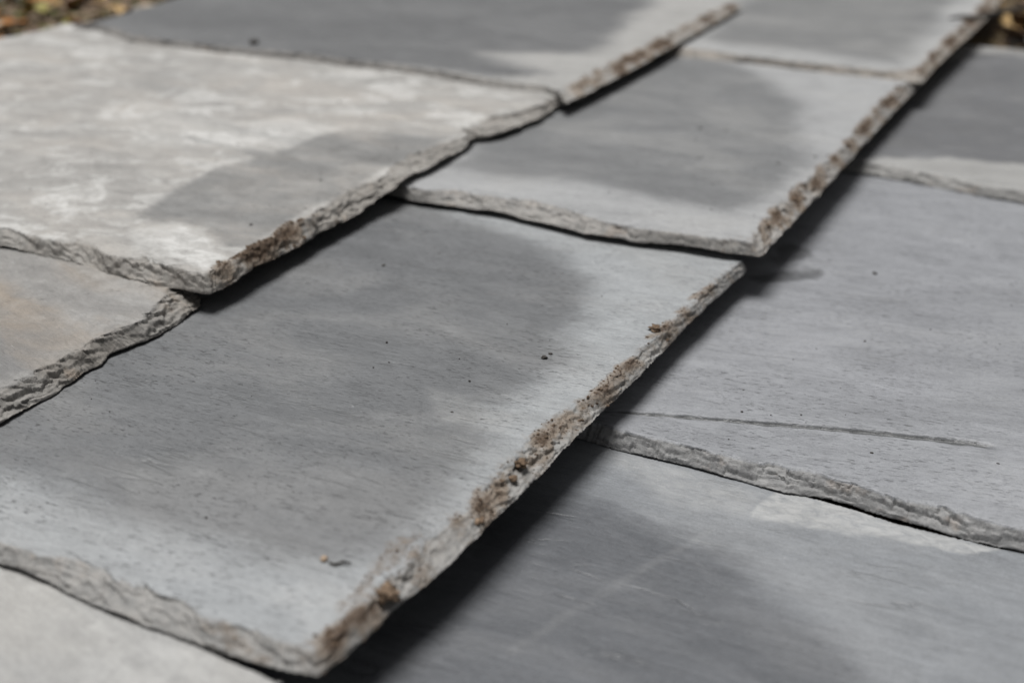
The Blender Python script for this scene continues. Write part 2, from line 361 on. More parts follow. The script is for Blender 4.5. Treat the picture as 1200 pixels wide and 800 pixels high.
def slate_material(name, base, pale, warm, rough=0.5, grain_rot=0.12, seed=0.0, dash=1.0, cloud=0.5, streak=1.0, tan=0.0, mottle=1.0, bloom=0.0, cleft=1.0, ed=1.0):
    t = NT(name)
    co = t.coord()
    at = t.n.new("ShaderNodeAttribute"); at.attribute_name = "weather_shade"
    sep = t.n.new("ShaderNodeSeparateColor"); t.l.new(at.outputs['Color'], sep.inputs[0])
    dark, dirt, white, edge = sep.outputs[0], sep.outputs[1], sep.outputs[2], at.outputs['Alpha']
    L = (seed, seed * 1.7, 0)
    cl = t.noise(t.mapping(co, (9, 16, 9), grain_rot, L), 1.0, 5, 0.6, 0.6)          # broad clouding
    cl2 = t.noise(t.mapping(co, (42, 85, 42), grain_rot, L), 1.0, 5, 0.65, 0.5)      # blotches of a centimetre
    st = t.noise(t.mapping(co, (14, 420, 40), grain_rot, L), 1.0, 4, 0.6, 0.2)        # cleavage streaks
    st2 = t.noise(t.mapping(co, (60, 900, 90), grain_rot, L), 1.0, 3, 0.6, 0.3)
    fine = t.noise(co, 1500.0, 3, 0.6)
    tear = t.noise(t.mapping(co, (38, 170, 60), grain_rot, L), 1.0, 6, 0.7, 0.5)
    dk = t.math('ADD', dark, t.math('MULTIPLY', t.math('SUBTRACT', tear, 0.5), 0.4 + 0.8 * streak))
    dk = t.math('ADD', dk, t.math('MULTIPLY', t.math('SUBTRACT', cl2, 0.5), 0.9))
    dk = t.math('ADD', dk, t.math('MULTIPLY', t.math('SUBTRACT', t.noise(co, 700.0, 3, 0.7), 0.5), 0.35))
    pf = t.math('SUBTRACT', 1.0, t.ramp(dk, 0.02, 0.98), True)
    col = t.mix(pf, base, pale)
    col = t.mix(t.math('MULTIPLY', t.ramp(cl, 0.42, 0.68), cloud, True), col, warm)
    tone = t.math('ADD', t.math('MULTIPLY', t.math('SUBTRACT', st, 0.5), 0.42 * streak),
                  t.math('MULTIPLY', t.math('SUBTRACT', cl2, 0.5), 0.60 * mottle))
    tone = t.math('ADD', tone, t.math('MULTIPLY', t.math('SUBTRACT', fine, 0.5), 0.75))
    tone = t.math('ADD', tone, t.math('MULTIPLY', t.math('SUBTRACT', t.noise(t.mapping(co, (260, 620, 300), grain_rot, L), 1.0, 4, 0.7), 0.5), 0.5))
    tone = t.math('ADD', tone, t.math('MULTIPLY', t.math('SUBTRACT', st2, 0.5), 0.42 * streak))
    tone = t.math('ADD', tone, t.math('MULTIPLY', t.math('SUBTRACT', cl, 0.5), 0.45 * mottle))
    tone = t.math('ADD', tone, 1.0)
    g = t.n.new("ShaderNodeCombineColor")
    for i in range(3): t.l.new(tone, g.inputs[i])
    col = t.mix(1.0, col, g.outputs[0], 'MULTIPLY')
    # chalky bloom
    if bloom: white = t.math('ADD', white, t.math('MULTIPLY', t.ramp(t.noise(t.mapping(co, (24, 30, 20), grain_rot, L), 1.0, 7, 0.72, 0.5), 0.49, 0.60), t.math('MULTIPLY', t.math('SUBTRACT', 1.0, dark, True), bloom)), True)
    wn_ = t.noise(t.mapping(co, (120, 200, 100), grain_rot, L), 1.0, 6, 0.75, 0.8)
    col = t.mix(t.math('MULTIPLY', white, t.ramp(wn_, 0.30, 0.64, 0.25, 1.0), True), col, (0.54, 0.535, 0.52))
    sp = t.noise(t.mapping(co, (110, 420, 200), grain_rot, L), 1.0, 3, 0.6, 0.4)
    sparse = t.ramp(t.noise(t.mapping(co, (12, 18, 12), 0, L), 1.0, 2), 0.45, 0.65)
    col = t.mix(t.math('MULTIPLY', t.math('MULTIPLY', t.ramp(sp, 0.68, 0.76), 0.45), sparse), col, (0.55, 0.55, 0.55))
    # broken edge: beige weathered stone with rusty and grey flecks
    en = t.noise(co, 170.0, 5, 0.7, 0.5)
    ecol = t.mix(t.ramp(en, 0.38, 0.62), tuple(c * ed for c in (0.19 + .02 * tan, 0.186, 0.178 - .025 * tan)), tuple(c * ed for c in (0.335 + .05 * tan, 0.328, 0.315 - .045 * tan)))
    ecol = t.mix(t.math('MULTIPLY', t.ramp(t.noise(co, 480.0, 5, 0.75), 0.50, 0.68), 0.6), ecol, (0.16, 0.145, 0.13))
    ecol = t.mix(t.math('MULTIPLY', t.ramp(t.noise(co, 60.0, 3, 0.6), 0.58, 0.72), 0.4), ecol, (0.42, 0.31, 0.22))
    col = t.mix(t.math('MULTIPLY', t.ramp(edge, 0.15, 0.95), 0.62), col, ecol)
    # soil: tan smear at its rim, dark brown where thick
    dn = t.noise(co, 260.0, 6, 0.75, 0.3)
    dv = t.math('ADD', dirt, t.math('MULTIPLY', t.math('SUBTRACT', dn, 0.5), 0.9))
    col = t.mix(t.math('MULTIPLY', t.ramp(dv, 0.15, 0.6), 0.66), col, (0.265, 0.2, 0.142))
    col = t.mix(t.math('MULTIPLY', t.ramp(dv, 0.56, 0.84), 0.85), col, (0.075, 0.046, 0.028))
    # short dark cleavage pits
    d1 = t.noise(t.mapping(co, (230, 1400, 300), grain_rot, L), 1.0, 2, 0.5, 0.25)
    dm = t.ramp(t.noise(t.mapping(co, (22, 30, 20), 0, L), 1.0, 3), 0.35, 0.62, 0.25, 1.0)
    pit = t.math('MULTIPLY', t.ramp(d1, 0.625, 0.665), t.math('MULTIPLY', dm, dash), True)
    pit = t.math('MULTIPLY', pit, t.math('SUBTRACT', 1.0, t.ramp(edge, 0.05, 0.3)), True)
    col = t.mix(t.math('MULTIPLY', pit, 0.7), col, (0.035, 0.035, 0.036))
    col = t.mix(t.ramp(dark, 1.02, 1.45, 0.0, 0.8), col, (0.062, 0.064, 0.064))  # wet marks, and the groove's painted shading
    crn = t.noise(t.mapping(co, (5, 34, 12), grain_rot, (seed + 3, seed, 0)), 1.0, 5, 0.5, 0.6)
    crease = t.ramp(t.math('ABSOLUTE', t.math('SUBTRACT', crn, 0.53)), 0.0, 0.011)       # thin broken cleavage lines
    gate = t.ramp(t.noise(t.mapping(co, (30, 40, 20), 0, L), 1.0, 3), 0.48, 0.62)
    crease = t.math('SUBTRACT', 1.0, t.math('MULTIPLY', t.math('MULTIPLY', t.math('SUBTRACT', 1.0, crease), gate), cleft))
    col = t.mix(t.math('MULTIPLY', t.math('SUBTRACT', 1.0, crease), 0.22), col, (0.07, 0.07, 0.07))
    t.put(t.b.inputs['Base Color'], col)
    rg = t.math('ADD', rough, t.math('MULTIPLY', t.math('SUBTRACT', cl2, 0.5), 0.35))
    rg = t.math('ADD', rg, t.math('MULTIPLY', pf, 0.10))
    rg = t.math('ADD', rg, t.math('MULTIPLY', t.math('MAXIMUM', edge, dirt), 0.3), True)
    t.put(t.b.inputs['Roughness'], rg)
    t.b.inputs['Specular IOR Level'].default_value = 0.5
    h = t.math('ADD', t.math('MULTIPLY', st, 0.55 * streak), t.math('MULTIPLY', st2, 0.35 * streak))
    h = t.math('ADD', h, t.math('MULTIPLY', fine, 0.4))
    h = t.math('ADD', h, t.math('MULTIPLY', cl2, 0.9))
    h = t.math('SUBTRACT', h, t.math('MULTIPLY', pit, 0.8))
    h = t.math('ADD', h, t.math('MULTIPLY', crease, 1.1))
    h = t.math('ADD', h, t.math('MULTIPLY', t.math('MULTIPLY', en, 1.5), edge))
    h = t.math('ADD', h, t.math('MULTIPLY', t.math('MULTIPLY', dn, 3.0), t.ramp(dv, 0.2, 0.7)))
    t.put(t.b.inputs['Normal'], t.bump(h, 0.65, 0.0008))
    return t.m

def plain(name, a, b, scale=200.0, rough=0.75, bump=0.4, dist=0.0006, c=None, spec=0.4):
    t = NT(name); co = t.coord()
    n = t.noise(co, scale, 5, 0.65, 0.3)
    col = t.mix(t.ramp(n, 0.35, 0.65), a, b)
    if c: col = t.mix(t.ramp(t.noise(co, scale * 0.45, 4, 0.6), 0.52, 0.68), col, c)
    t.put(t.b.inputs['Base Color'], col)
    t.b.inputs['Roughness'].default_value = rough
    t.b.inputs['Specular IOR Level'].default_value = spec
    t.put(t.b.inputs['Normal'], t.bump(n, bump, dist))
    return t.m

# ------------------------------------------------------------------ object helpers
def link_mesh(name, verts, faces, mat=None, parent=None, loc=(0, 0, 0), smooth=True):
    me = bpy.data.meshes.new(name)
    me.from_pydata([tuple(v) for v in verts], [], [tuple(f) for f in faces])
    if smooth: me.polygons.foreach_set('use_smooth', [True] * len(me.polygons))
    if mat: me.materials.append(mat)
    o = bpy.data.objects.new(name, me); o.location = loc
    if parent: o.parent = parent
    COL.objects.link(o)
    return o

def quad_mesh(name, V, Fq, attrs=None, normals=None, mat=None):
    """big quad mesh through foreach_set; V (n,3), Fq (m,4) or (m,3)"""
    me = bpy.data.meshes.new(name)
    k = Fq.shape[1]
    me.vertices.add(len(V)); me.vertices.foreach_set('co', V.astype(np.float32).ravel())
    me.loops.add(Fq.size); me.loops.foreach_set('vertex_index', Fq.astype(np.int32).ravel())
    me.polygons.add(len(Fq))
    me.polygons.foreach_set('loop_start', np.arange(0, Fq.size, k, dtype=np.int32))
    me.polygons.foreach_set('use_smooth', np.ones(len(Fq), bool))
    me.update(calc_edges=True)
    if attrs is not None:
        a = me.attributes.new("weather_shade", 'FLOAT_COLOR', 'POINT')
        a.data.foreach_set('color', attrs.astype(np.float32).ravel())
    if mat: me.materials.append(mat)
    if normals is not None:
        me.normals_split_custom_set_from_vertices(normals.astype(np.float32))
    return me

def tag(o, label=None, cat=None, group=None, kind=None):
    if label: o['label'] = label
    if cat: o['category'] = cat
    if group: o['group'] = group
    if kind: o['kind'] = kind
    return o

# ------------------------------------------------------------------ a slate: concentric rings from the broken rim inwards
CP = np.array(CAM_POS)
FWD = np.array(cam.rotation_euler.to_matrix() @ Vector((0, 0, -1)))
RGT = np.array(cam.rotation_euler.to_matrix() @ Vector((1, 0, 0)))
UPV = np.array(cam.rotation_euler.to_matrix() @ Vector((0, 1, 0)))
SURF = {}

def plane_z(s, x, y):
    return s['z'] + s['gx'] * (x - s['x1']) + s['gy'] * (y - s['y0'])

def sample_line(s, p0, p1, q):
    """sample parameters 0..1 along p0->p1, finer where the slate is near the camera and in front of it"""
    ts = [0.0]; L = math.hypot(p1[0] - p0[0], p1[1] - p0[1])
    while ts[-1] < 1:
        t = ts[-1]
        P = np.array((p0[0] + (p1[0] - p0[0]) * t, p0[1] + (p1[1] - p0[1]) * t, s['z']))
        d = P - CP; dep = max(0.15, d @ FWD)
        a, b = abs(d @ RGT) / dep, abs(d @ UPV) / dep
        vis = (d @ FWD) > 0.1 and a < 0.42 and b < 0.30
        ds = dep / 1365.0 * q * (1.0 if vis else 9.0)
        ts.append(t + ds / L)
    ts = np.array(ts) / ts[-1]
    return ts[:-1]

def build_slate(key, mat, label, q=1.1, side_w=None, dirt=None, flake=1.0, rough=1.0, d_fine=0.0004, first=None, seed=1, thinner=None, max_step=0.0055, wscale={}):
    s = SLATES[key]; T = s['T']
    x0, x1, y0, y1 = s['x0'], s['x1'], s['y0'], s['y1']
    side_w = side_w or {}; dirt = dirt or {}
    O = {k: np.array(sorted(v, key=lambda p: p[0 if k in ('front', 'back') else 1])) for k, v in s['out'].items()}
    def outl(side, v):
        if side in O:
            a = O[side]; i = 0 if side in ('front', 'back') else 1
            r = np.interp(v, a[:, i], a[:, 1 - i])
            # beyond the traced span ease back to the nominal rectangle
            base = {'front': y0, 'back': y1, 'left': x0, 'right': x1}[side]
            far = np.maximum(np.maximum(a[0, i] - v, v - a[-1, i]), 0)
            return r + (base - r) * sstep(0.0, 0.05, far)
        return np.full(np.shape(v), {'front': y0, 'back': y1, 'left': x0, 'right': x1}[side], float)
    c_fl = (x0, y0); c_fr = (x1, y0); c_br = (x1, y1); c_bl = (x0, y1)
    if 'front' in O and O['front'][0, 0] < x0 + 0.03: c_fl = (float(O['front'][0, 0]), float(O['front'][0, 1]))
    if 'left' in O: c_bl = (float(outl('left', np.array(y1))), y1)
    if 'right' in O:
        c_fr = (float(O['right'][0, 0]), c_fr[1]); c_br = (float(outl('right', np.array(y1))), c_br[1])
        if O['right'][0, 1] <= y0 + 0.03: c_fr = (float(O['right'][0, 0]), float(O['right'][0, 1]))
        if O['right'][-1, 1] < y1 and O['right'][-1, 1] > y1 - 0.03: c_br = (float(O['right'][-1, 0]), float(O['right'][-1, 1]))
    segs = [('front', c_fl, c_fr), ('right', c_fr, c_br), ('back', c_br, c_bl), ('left', c_bl, c_fl)]
    PX, PY, ST, SI, SW, SN, SD, ARC = ([] for _ in range(8))
    arc = 0.0
    rs = np.random.RandomState(seed)
    for k, (side, a, b) in enumerate(segs):
        ts = sample_line(s, a, b, q)
        X = a[0] + (b[0] - a[0]) * ts; Y = a[1] + (b[1] - a[1]) * ts
        if side in ('front', 'back'): Y = outl(side, X)
        else: X = outl(side, Y)
        v = X if side in ('front', 'back') else Y
        ar = arc + np.hypot(b[0] - a[0], b[1] - a[1]) * ts; arc += np.hypot(b[0] - a[0], b[1] - a[1])
        # jagged rim
        j = 0.0010 * flake ** 3 * fbm(ar * 90, ar * 0 + k * 9.3, seed + 3, 3) + 0.0005 * rough * fbm(ar * 600, ar * 0 + k, seed + 5, 3)
        nx, ny = {'front': (0, -1), 'right': (1, 0), 'back': (0, 1), 'left': (-1, 0)}[side]
        X = X + nx * j; Y = Y + ny * j
        wd = s['wid'].get(side)
        if wd:
            wd = np.array(wd); w = np.interp(v, wd[:, 0], wd[:, 1])
            w = np.maximum(w * wscale.get(side, 1.0), side_w.get(side, 0.0035))
        else:
            w = np.full(v.shape, side_w.get(side, 0.004))
        w = w * (1 + 0.25 * flake * fbm(ar * 70, ar * 0 + 3.3, seed + 8, 3))
        dd = np.full(v.shape, 0.0)
        if side in dirt:
            f = dirt[side]
            dd = np.interp(v, [p[0] for p in f], [p[1] for p in f])
        th = (thinner or {}).get(side)
        ST.append(np.interp(v, [p[0] for p in th], [p[1] for p in th]) if th else np.zeros(v.shape))
        PX.append(X); PY.append(Y); SW.append(w); SD.append(dd); ARC.append(ar)
        SN.append(np.tile((nx, ny), (len(X), 1)))
    PX, PY, THIN, SW, SD, ARC = map(np.concatenate, (PX, PY, ST, SW, SD, ARC)); SN = np.concatenate(SN)
    n = len(PX)
    # soften the width across corners
    ker = np.hanning(9); ker /= ker.sum()
    SW = np.convolve(np.concatenate((SW[-4:], SW, SW[:4])), ker, 'valid')
    W, Lh = x1 - x0, y1 - y0; xc, yc = (x0 + x1) / 2, (y0 + y1) / 2
    dmax = min(W, Lh) / 2
    wmax = float(np.percentile(SW, 97)) + 0.002
    ds = list(np.arange(0, wmax, d_fine)); step = d_fine
    extra = s.get('groove')
    while ds[-1] < dmax:
        step = min(step * 1.13, max_step)
        if extra and 0.012 < ds[-1] < 0.066: step = 0.0004
        ds.append(ds[-1] + step)
    ds = np.array(ds); ds = ds[ds < dmax - 0.001]; ds = np.append(ds, dmax)
    m = len(ds)
    D = ds[:, None] * np.ones((1, n))
    fx = (W - 2 * D) / W; fy = (Lh - 2 * D) / Lh
    X = xc + (PX[None] - xc) * fx; Y = yc + (PY[None] - yc) * fy
    A = ARC[None] * np.ones((m, 1)); w = SW[None]
    # thickness of the lamina stack: steps (cleavage layers breaking away) plus slope
    K = 6
    rim = 0.08 * T
    drop = T - rim
    e_ss = 0.00035
    prof = np.clip(D / (w * 1.05), 0, 1)
    h = rim + drop * (0.8 * prof + 0.2 * prof * prof * (3 - 2 * prof))
    shift = np.zeros_like(D)
    for k in range(K):
        f = (0.10, 0.30, 0.48, 0.66, 0.84, 0.97)[k]
        q1 = 22 + 9 * k                                                     # irregular saw: oblique flakes ending at cross breaks
        u = A * q1 + 0.9 * fbm(A * q1 * 0.6, A * 0 + k * 4.7, seed + 31 * k, 2) + D * (18 + 25 * rs.rand())
        cell_id = np.floor(u); fu = u - cell_id
        saw = sstep(0, 0.12, fu) * (1 - fu) - 0.35
        rnd = (_hash(cell_id, cell_id * 0 + k, seed) / 4294967296.0)
        b1 = saw * (0.35 + 0.9 * rnd) + 0.5 * (np.abs(fbm(A * 45, D * 40 + k, seed + 57 * k, 2)) * 2 - 0.6)
        b2 = fbm(A * 150, D * 120 + k * 5.1, seed + 77 + k, 3)
        b3 = fbm(A * 800, D * 500 + k * 2.1, seed + 177 + k, 2)
        amp = (0.2, 0.42, 0.5, 0.5, 0.42, 0.3)[k]
        b = w * (f + amp * flake * b1) + 0.0006 * flake * b2 + 0.0003 * b3
        b = np.maximum(b, 0.0002 + 0.0001 * k)
        # each break runs for a while and then dies out into the slope
        on = sstep(0.05, 0.45, fbm(A * 22 + k * 3.9, A * 0 + k, seed + 211 + k, 2) + 0.30 * flake + 0.25 * (rnd - 0.5))
        hk = drop * (0.16, 0.24, 0.22, 0.24, 0.20, 0.13)[k] * (0.5 + rnd) * on * 0.62
        stp = sstep(b - e_ss * .5, b + e_ss * .5, D)
        sp = np.maximum(w * 0.40, 0.0015)
        h = h + hk * (stp - sstep(-1.15, 0.55, (D - b) / sp))
        lip = (0.0003 + 0.0011 * np.clip(fbm(A * 45 + 11 * k, A * 0, seed + 9 + k, 2) + 0.3, 0, 1.3)) * on
        shift = shift + lip * flake * stp * np.exp(-np.clip(D - b, 0, 1) / 0.0012) * sstep(0, 0.0012, D)
    # thin laminae showing in the broken slope
    for per, wt, sd in ((0.0021, 0.55, 401), (0.0012, 0.45, 431)):
        ph = h / per + 0.55 * fbm(A * 35, D * 50, seed + sd, 3) + 0.25 * fbm(A * 200, D * 150, seed + sd + 5, 2)
        fl = np.floor(ph); frp = ph - fl
        stepped = (fl + sstep(0.30, 0.62, frp) - (ph - h / per)) * per
        amt = wt * sstep(-0.25, 0.25, fbm(A * 28, D * 60, seed + sd + 9, 2)) * sstep(T, T * 0.93, h)
        h = h + (stepped - h) * amt
    h = np.minimum(h, T)
    h = np.maximum(h, 0.03 * T)
    ez = 1 - np.clip((h - rim) / drop, 0, 1)
    # lower layers broken away from below: the rim varies in thickness
    thin = np.clip(0.22 * flake * (fbm(ARC * 30, ARC * 0 + 2.2, seed + 301, 3) + 0.25) + THIN, 0, 0.7)
    h = T - (T - h) * (1 - thin[None])
    e_attr = sstep(0.02, 0.18, ez)
    rough_z = (0.00024 * fbm(X * 420, Y * 420, seed + 50, 4) + 0.00016 * fbm(X * 1500, Y * 1500, seed + 51, 2)) * e_attr * rough
    und = 0.0007 * fbm(X * 9, Y * 14, seed + 60, 3) * sstep(0, 0.02, D) + 0.00012 * fbm(X * 60, Y * 130, seed + 61, 3) * sstep(0.002, 0.01, D)
    Z = plane_z(s, X, Y) - T + h + rough_z + und * sstep(dmax + .0001, dmax - 0.02, D)
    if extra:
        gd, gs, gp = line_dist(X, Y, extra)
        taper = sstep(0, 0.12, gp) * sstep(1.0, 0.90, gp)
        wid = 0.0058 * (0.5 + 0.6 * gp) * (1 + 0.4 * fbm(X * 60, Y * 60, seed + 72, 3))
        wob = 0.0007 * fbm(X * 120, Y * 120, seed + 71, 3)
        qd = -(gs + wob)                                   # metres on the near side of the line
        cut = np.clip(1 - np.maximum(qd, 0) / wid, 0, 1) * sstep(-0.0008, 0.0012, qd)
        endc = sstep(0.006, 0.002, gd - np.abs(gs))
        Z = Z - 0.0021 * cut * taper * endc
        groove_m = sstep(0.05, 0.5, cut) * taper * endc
    X = X + SN[None, :, 0] * shift; Y = Y + SN[None, :, 1] * shift
    # weathering masks, plus shading painted into the groove
    dark = np.zeros_like(D); white = np.zeros_like(D); rust = np.zeros_like(D)
    wx = X + 0.010 * fbm(X * 14, Y * 20, seed + 80, 4) + 0.003 * fbm(X * 90, Y * 90, seed + 82, 3)
    wy = Y + 0.008 * fbm(X * 14 + 5, Y * 20, seed + 81, 4) + 0.002 * fbm(X * 90, Y * 90 + 7, seed + 83, 3)
    kx = 1.0 if key not in ('L2',) else 0.5
    wx = X + (wx - X) * kx; wy = Y + (wy - Y) * kx
    for ch, poly, val, soft in s['mask']:
        pf = sstep(-soft, soft, poly_sdf(wx, wy, poly) if soft > 0.0013 else poly_sdf(X + (wx - X) * .25, Y + (wy - Y) * .25, poly)) * val
        if ch == 'rust': rust = np.maximum(rust, pf)
        elif ch == 'dark': dark = np.maximum(dark, pf)
        else: white = np.maximum(white, pf)
    if extra: dark = np.maximum(dark, 1.5 * groove_m)  # groove: fresher dark slate, with shading of the cut painted into its colour
    zone = sstep(1.0, 0.40, D / (w + 0.0065)) * (0.6 + 0.4 * sstep(0.10, 0.5, D / (w + 0.0065)))
    patch = sstep(-0.25, 0.55, fbm(A * 38, D * 60, seed + 90, 3))
    dirtm = SD[None] * zone * (0.34 + 0.90 * patch)
    att = np.stack((dark, np.clip(np.maximum(dirtm, rust), 0, 1), white, e_attr), -1)
    # underside ring, dressed back from the rim
    und_off = np.array([(0.0004, rim * 0.3), (0.0045, 0.0)])
    bx, by, bz = [], [], []
    for off, hz in und_off:
        gx_ = xc + (PX - xc) * (W - 2 * off) / W; gy_ = yc + (PY - yc) * (Lh - 2 * off) / Lh
        bx.append(gx_); by.append(gy_); bz.append(plane_z(s, gx_, gy_) - T + hz + (T * thin if off < .001 else T * thin * 0.5) + 0.0003 * fbm(ARC * 300, ARC * 0 + off * 1e3, seed + 99, 3))
    cx_, cy_ = np.full(n, xc), np.full(n, yc)
    gx_ = xc + (PX - xc) * (W - 2 * dmax) / W; gy_ = yc + (PY - yc) * (Lh - 2 * dmax) / Lh
    bx.append(gx_); by.append(gy_); bz.append(plane_z(s, gx_, gy_) - T)
    VX = np.concatenate((np.stack(bx[::-1]), X)); VY = np.concatenate((np.stack(by[::-1]), Y)); VZ = np.concatenate((np.stack(bz[::-1]), Z))
    nb = len(bx)
    att = np.concatenate((np.tile(np.array((0, 0, 0, 1.0)), (nb, n, 1)), att)); att[:nb, :, 1] = np.minimum(SD[None] * 0.3, 1)
    M = m + nb
    org = np.array((xc, yc, float(plane_z(s, xc, yc)) - T))
    V = np.stack((VX, VY, VZ), -1).reshape(-1, 3) - org
    I = np.arange(M * n).reshape(M, n); J = np.roll(I, -1, 1)
    F = np.stack((I[:-1], J[:-1], J[1:], I[1:]), -1).reshape(-1, 4)
    # vertex normals
    d1 = V[F[:, 2]] - V[F[:, 0]]; d2 = V[F[:, 3]] - V[F[:, 1]]
    fn = np.cross(d1, d2)
    N = np.zeros_like(V)
    for c in range(4):
        for ax in range(3): N[:, ax] += np.bincount(F[:, c], fn[:, ax], len(V))
    N /= np.linalg.norm(N, axis=1)[:, None] + 1e-12
    att = att.reshape(-1, 4)
    ring = (np.arange(len(F)) // n)
    is_edge = (att[F, 3].mean(1) > 0.5) & (ring < nb + np.searchsorted(ds, wmax * 1.6))
    is_edge |= (ring >= 1) & (ring < nb)
    if extra:
        is_edge &= ~(ring > nb + np.searchsorted(ds, 0.022))
    def piece(nm, sel, parent=None):
        f = F[sel]; used, inv = np.unique(f, return_inverse=True)
        me = quad_mesh(nm, V[used], inv.reshape(-1, 4), att[used], N[used], mat)
        o = bpy.data.objects.new(nm, me)
        if parent: o.parent = parent
        else: o.location = org
        COL.objects.link(o)
        return o
    root = piece("slate_tile", ~is_edge)
    piece("chipped_edge", is_edge, root)
    tag(root, label, "slate", "slates laid in overlapping courses")
    SURF[key] = (X, Y, Z, ds, SW, SD, att.reshape(M, n, 4)[nb:], A)
    return root
G0, P0 = (0.128, 0.132, 0.137), (0.285, 0.29, 0.295)
mat_m1 = slate_material("slate_grey_dashes", (0.134, 0.138, 0.143), (0.295, 0.307, 0.316), (0.22, 0.217, 0.212), 0.48, -0.08, 1.3, 1.0, 0.35, 0.7, 0.3)
mat_m2 = slate_material("slate_mid_grey", (0.162, 0.165, 0.168), (0.31, 0.313, 0.317), (0.30, 0.295, 0.285), 0.5, -0.12, 4.1, 0.35, 0.3, 0.6, 0.4)
mat_m3 = slate_material("slate_mid_grey_far", (0.165, 0.167, 0.168), (0.325, 0.327, 0.327), (0.30, 0.295, 0.285), 0.5, -0.1, 6.7, 0.2, 0.3, 0.6, 1.0)
mat_m0 = slate_material("slate_pale_near", (0.22, 0.218, 0.215), (0.31, 0.308, 0.302), (0.31, 0.297, 0.275), 0.6, 0.2, 9.2, 0.1, 0.4, 0.5, 0.0, 1.2, 0.35, 0.1)
mat_l1 = slate_material("slate_warm_grey", (0.15, 0.148, 0.146), (0.235, 0.228, 0.219), (0.235, 0.197, 0.158), 0.6, 0.3, 12.5, 0.25, 0.9, 0.4, 0.3, 1.6, 0.2, 0.1, 0.8)
mat_l2 = slate_material("slate_pale_weathered", (0.185, 0.184, 0.180), (0.315, 0.306, 0.292), (0.305, 0.282, 0.257), 0.6, -0.1, 15.8, 0.45, 0.6, 0.25, 0.4, 1.8, 0.75, 0.25, 0.85)
mat_l3 = slate_material("slate_dark_far", (0.120, 0.122, 0.125), (0.33, 0.325, 0.315), (0.20, 0.20, 0.20), 0.5, -0.1, 18.4, 0.1, 0.2, 0.6, 0.3)
mat_r1 = slate_material("slate_blue_grey_near", (0.103, 0.108, 0.117), (0.20, 0.21, 0.223), (0.215, 0.217, 0.22), 0.40, -0.06, 21.9, 0.25, 0.3, 0.7)
mat_r2 = slate_material("slate_blue_grey", (0.15, 0.154, 0.163), (0.245, 0.251, 0.266), (0.27, 0.274, 0.284), 0.40, -0.2, 25.3, 0.9, 0.4, 0.65)
mat_r3 = slate_material("slate_blue_grey_far", (0.125, 0.127, 0.133), (0.30, 0.297, 0.29), (0.20, 0.202, 0.206), 0.42, -0.15, 28.1, 0.2, 0.2, 0.8)
mat_soil = plain("soil", (0.045, 0.030, 0.020), (0.115, 0.078, 0.052), 900, 0.9, 0.6, 0.0004, (0.20, 0.145, 0.10))
mat_tan = plain("clay_crumb", (0.30, 0.22, 0.155), (0.44, 0.34, 0.25), 500, 0.85, 0.5, 0.0005)
mat_brown = plain("brown_crumb", (0.085, 0.057, 0.037), (0.19, 0.13, 0.085), 600, 0.9, 0.6, 0.0005, (0.29, 0.21, 0.145))
mat_black = plain("dark_husk", (0.018, 0.016, 0.014), (0.05, 0.043, 0.036), 900, 0.6, 0.5, 0.0004)
mat_ground = plain("leaf_mould", (0.045, 0.032, 0.02), (0.12, 0.085, 0.045), 70, 0.95, 0.8, 0.004, (0.20, 0.15, 0.07))
mat_moss = plain("moss", (0.06, 0.075, 0.02), (0.13, 0.14, 0.045), 300, 0.9, 0.6, 0.001)

# ------------------------------------------------------------------ ground
o = link_mesh("ground", [(-40, -40, -0.004), (40, -40, -0.004), (40, 40, -0.004), (-40, 40, -0.004)], [(0, 1, 2, 3)], mat_ground)
tag(o, kind='structure')

# ------------------------------------------------------------------ the slates
FULL = lambda v: [(0, v), (2, v)]
build_slate('R1', mat_r1, "blue grey slate in the near right corner with a broad dark patch", 1.4, {'back': .0022, 'front': .006, 'left': .004, 'right': .005}, seed=11, flake=.7)
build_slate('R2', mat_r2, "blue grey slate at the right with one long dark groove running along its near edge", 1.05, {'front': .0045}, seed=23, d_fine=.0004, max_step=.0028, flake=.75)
build_slate('R3', mat_r3, "dark grey slate at the upper right edge, beside dark dead leaves", 1.7, {'front': .004}, seed=37, d_fine=.0006)
build_slate('M0', mat_m0, "plain pale slate in the near left corner under the biggest slate", 1.6, {'back': .0018, 'right': .003}, seed=41, flake=.6, d_fine=.0005)
build_slate('M1', mat_m1, "biggest grey slate in the centre with pale margins and a soil stained right edge", 1.05,
            {'right': .0040, 'front': .005, 'back': .0018}, {'right': [(.27, .9), (.30, 1.0), (.34, .6), (.37, .95), (.41, .95), (.45, .5), (.49, .75), (.55, .85), (.60, .8), (.67, .7)], 'front': [(-.8, .05), (-.27, .05), (-.245, .5), (-.22, .6)]}, seed=53, d_fine=.00036, max_step=.0035, flake=.85, wscale={'right': .80, 'front': .85})
build_slate('M2', mat_m2, "mid grey slate just behind the biggest one, corner overhanging a black gap", 1.3,
            {'right': .0065, 'front': .003}, {'right': [(.67, .55), (.73, .85), (.80, .9), (.9, .75), (1.12, .8)], 'front': [(-.8, .0), (-.26, .05), (-.225, .6)]}, seed=67, d_fine=.0005)
build_slate('M3', mat_m3, "far mid grey slate at the top with a dark twig on its edge", 1.7,
            {'right': .006, 'front': .003}, {'right': FULL(1.0), 'front': [(-.8, .0), (-.28, .1), (-.24, .6)]}, seed=71, d_fine=.0006)
build_slate('L1', mat_l1, "warm grey slate at the left frame edge with a thick deeply flaked right edge", 1.15, {'right': .006, 'front': .006}, {'right': FULL(.12)}, seed=83, d_fine=.0004, flake=1.1)
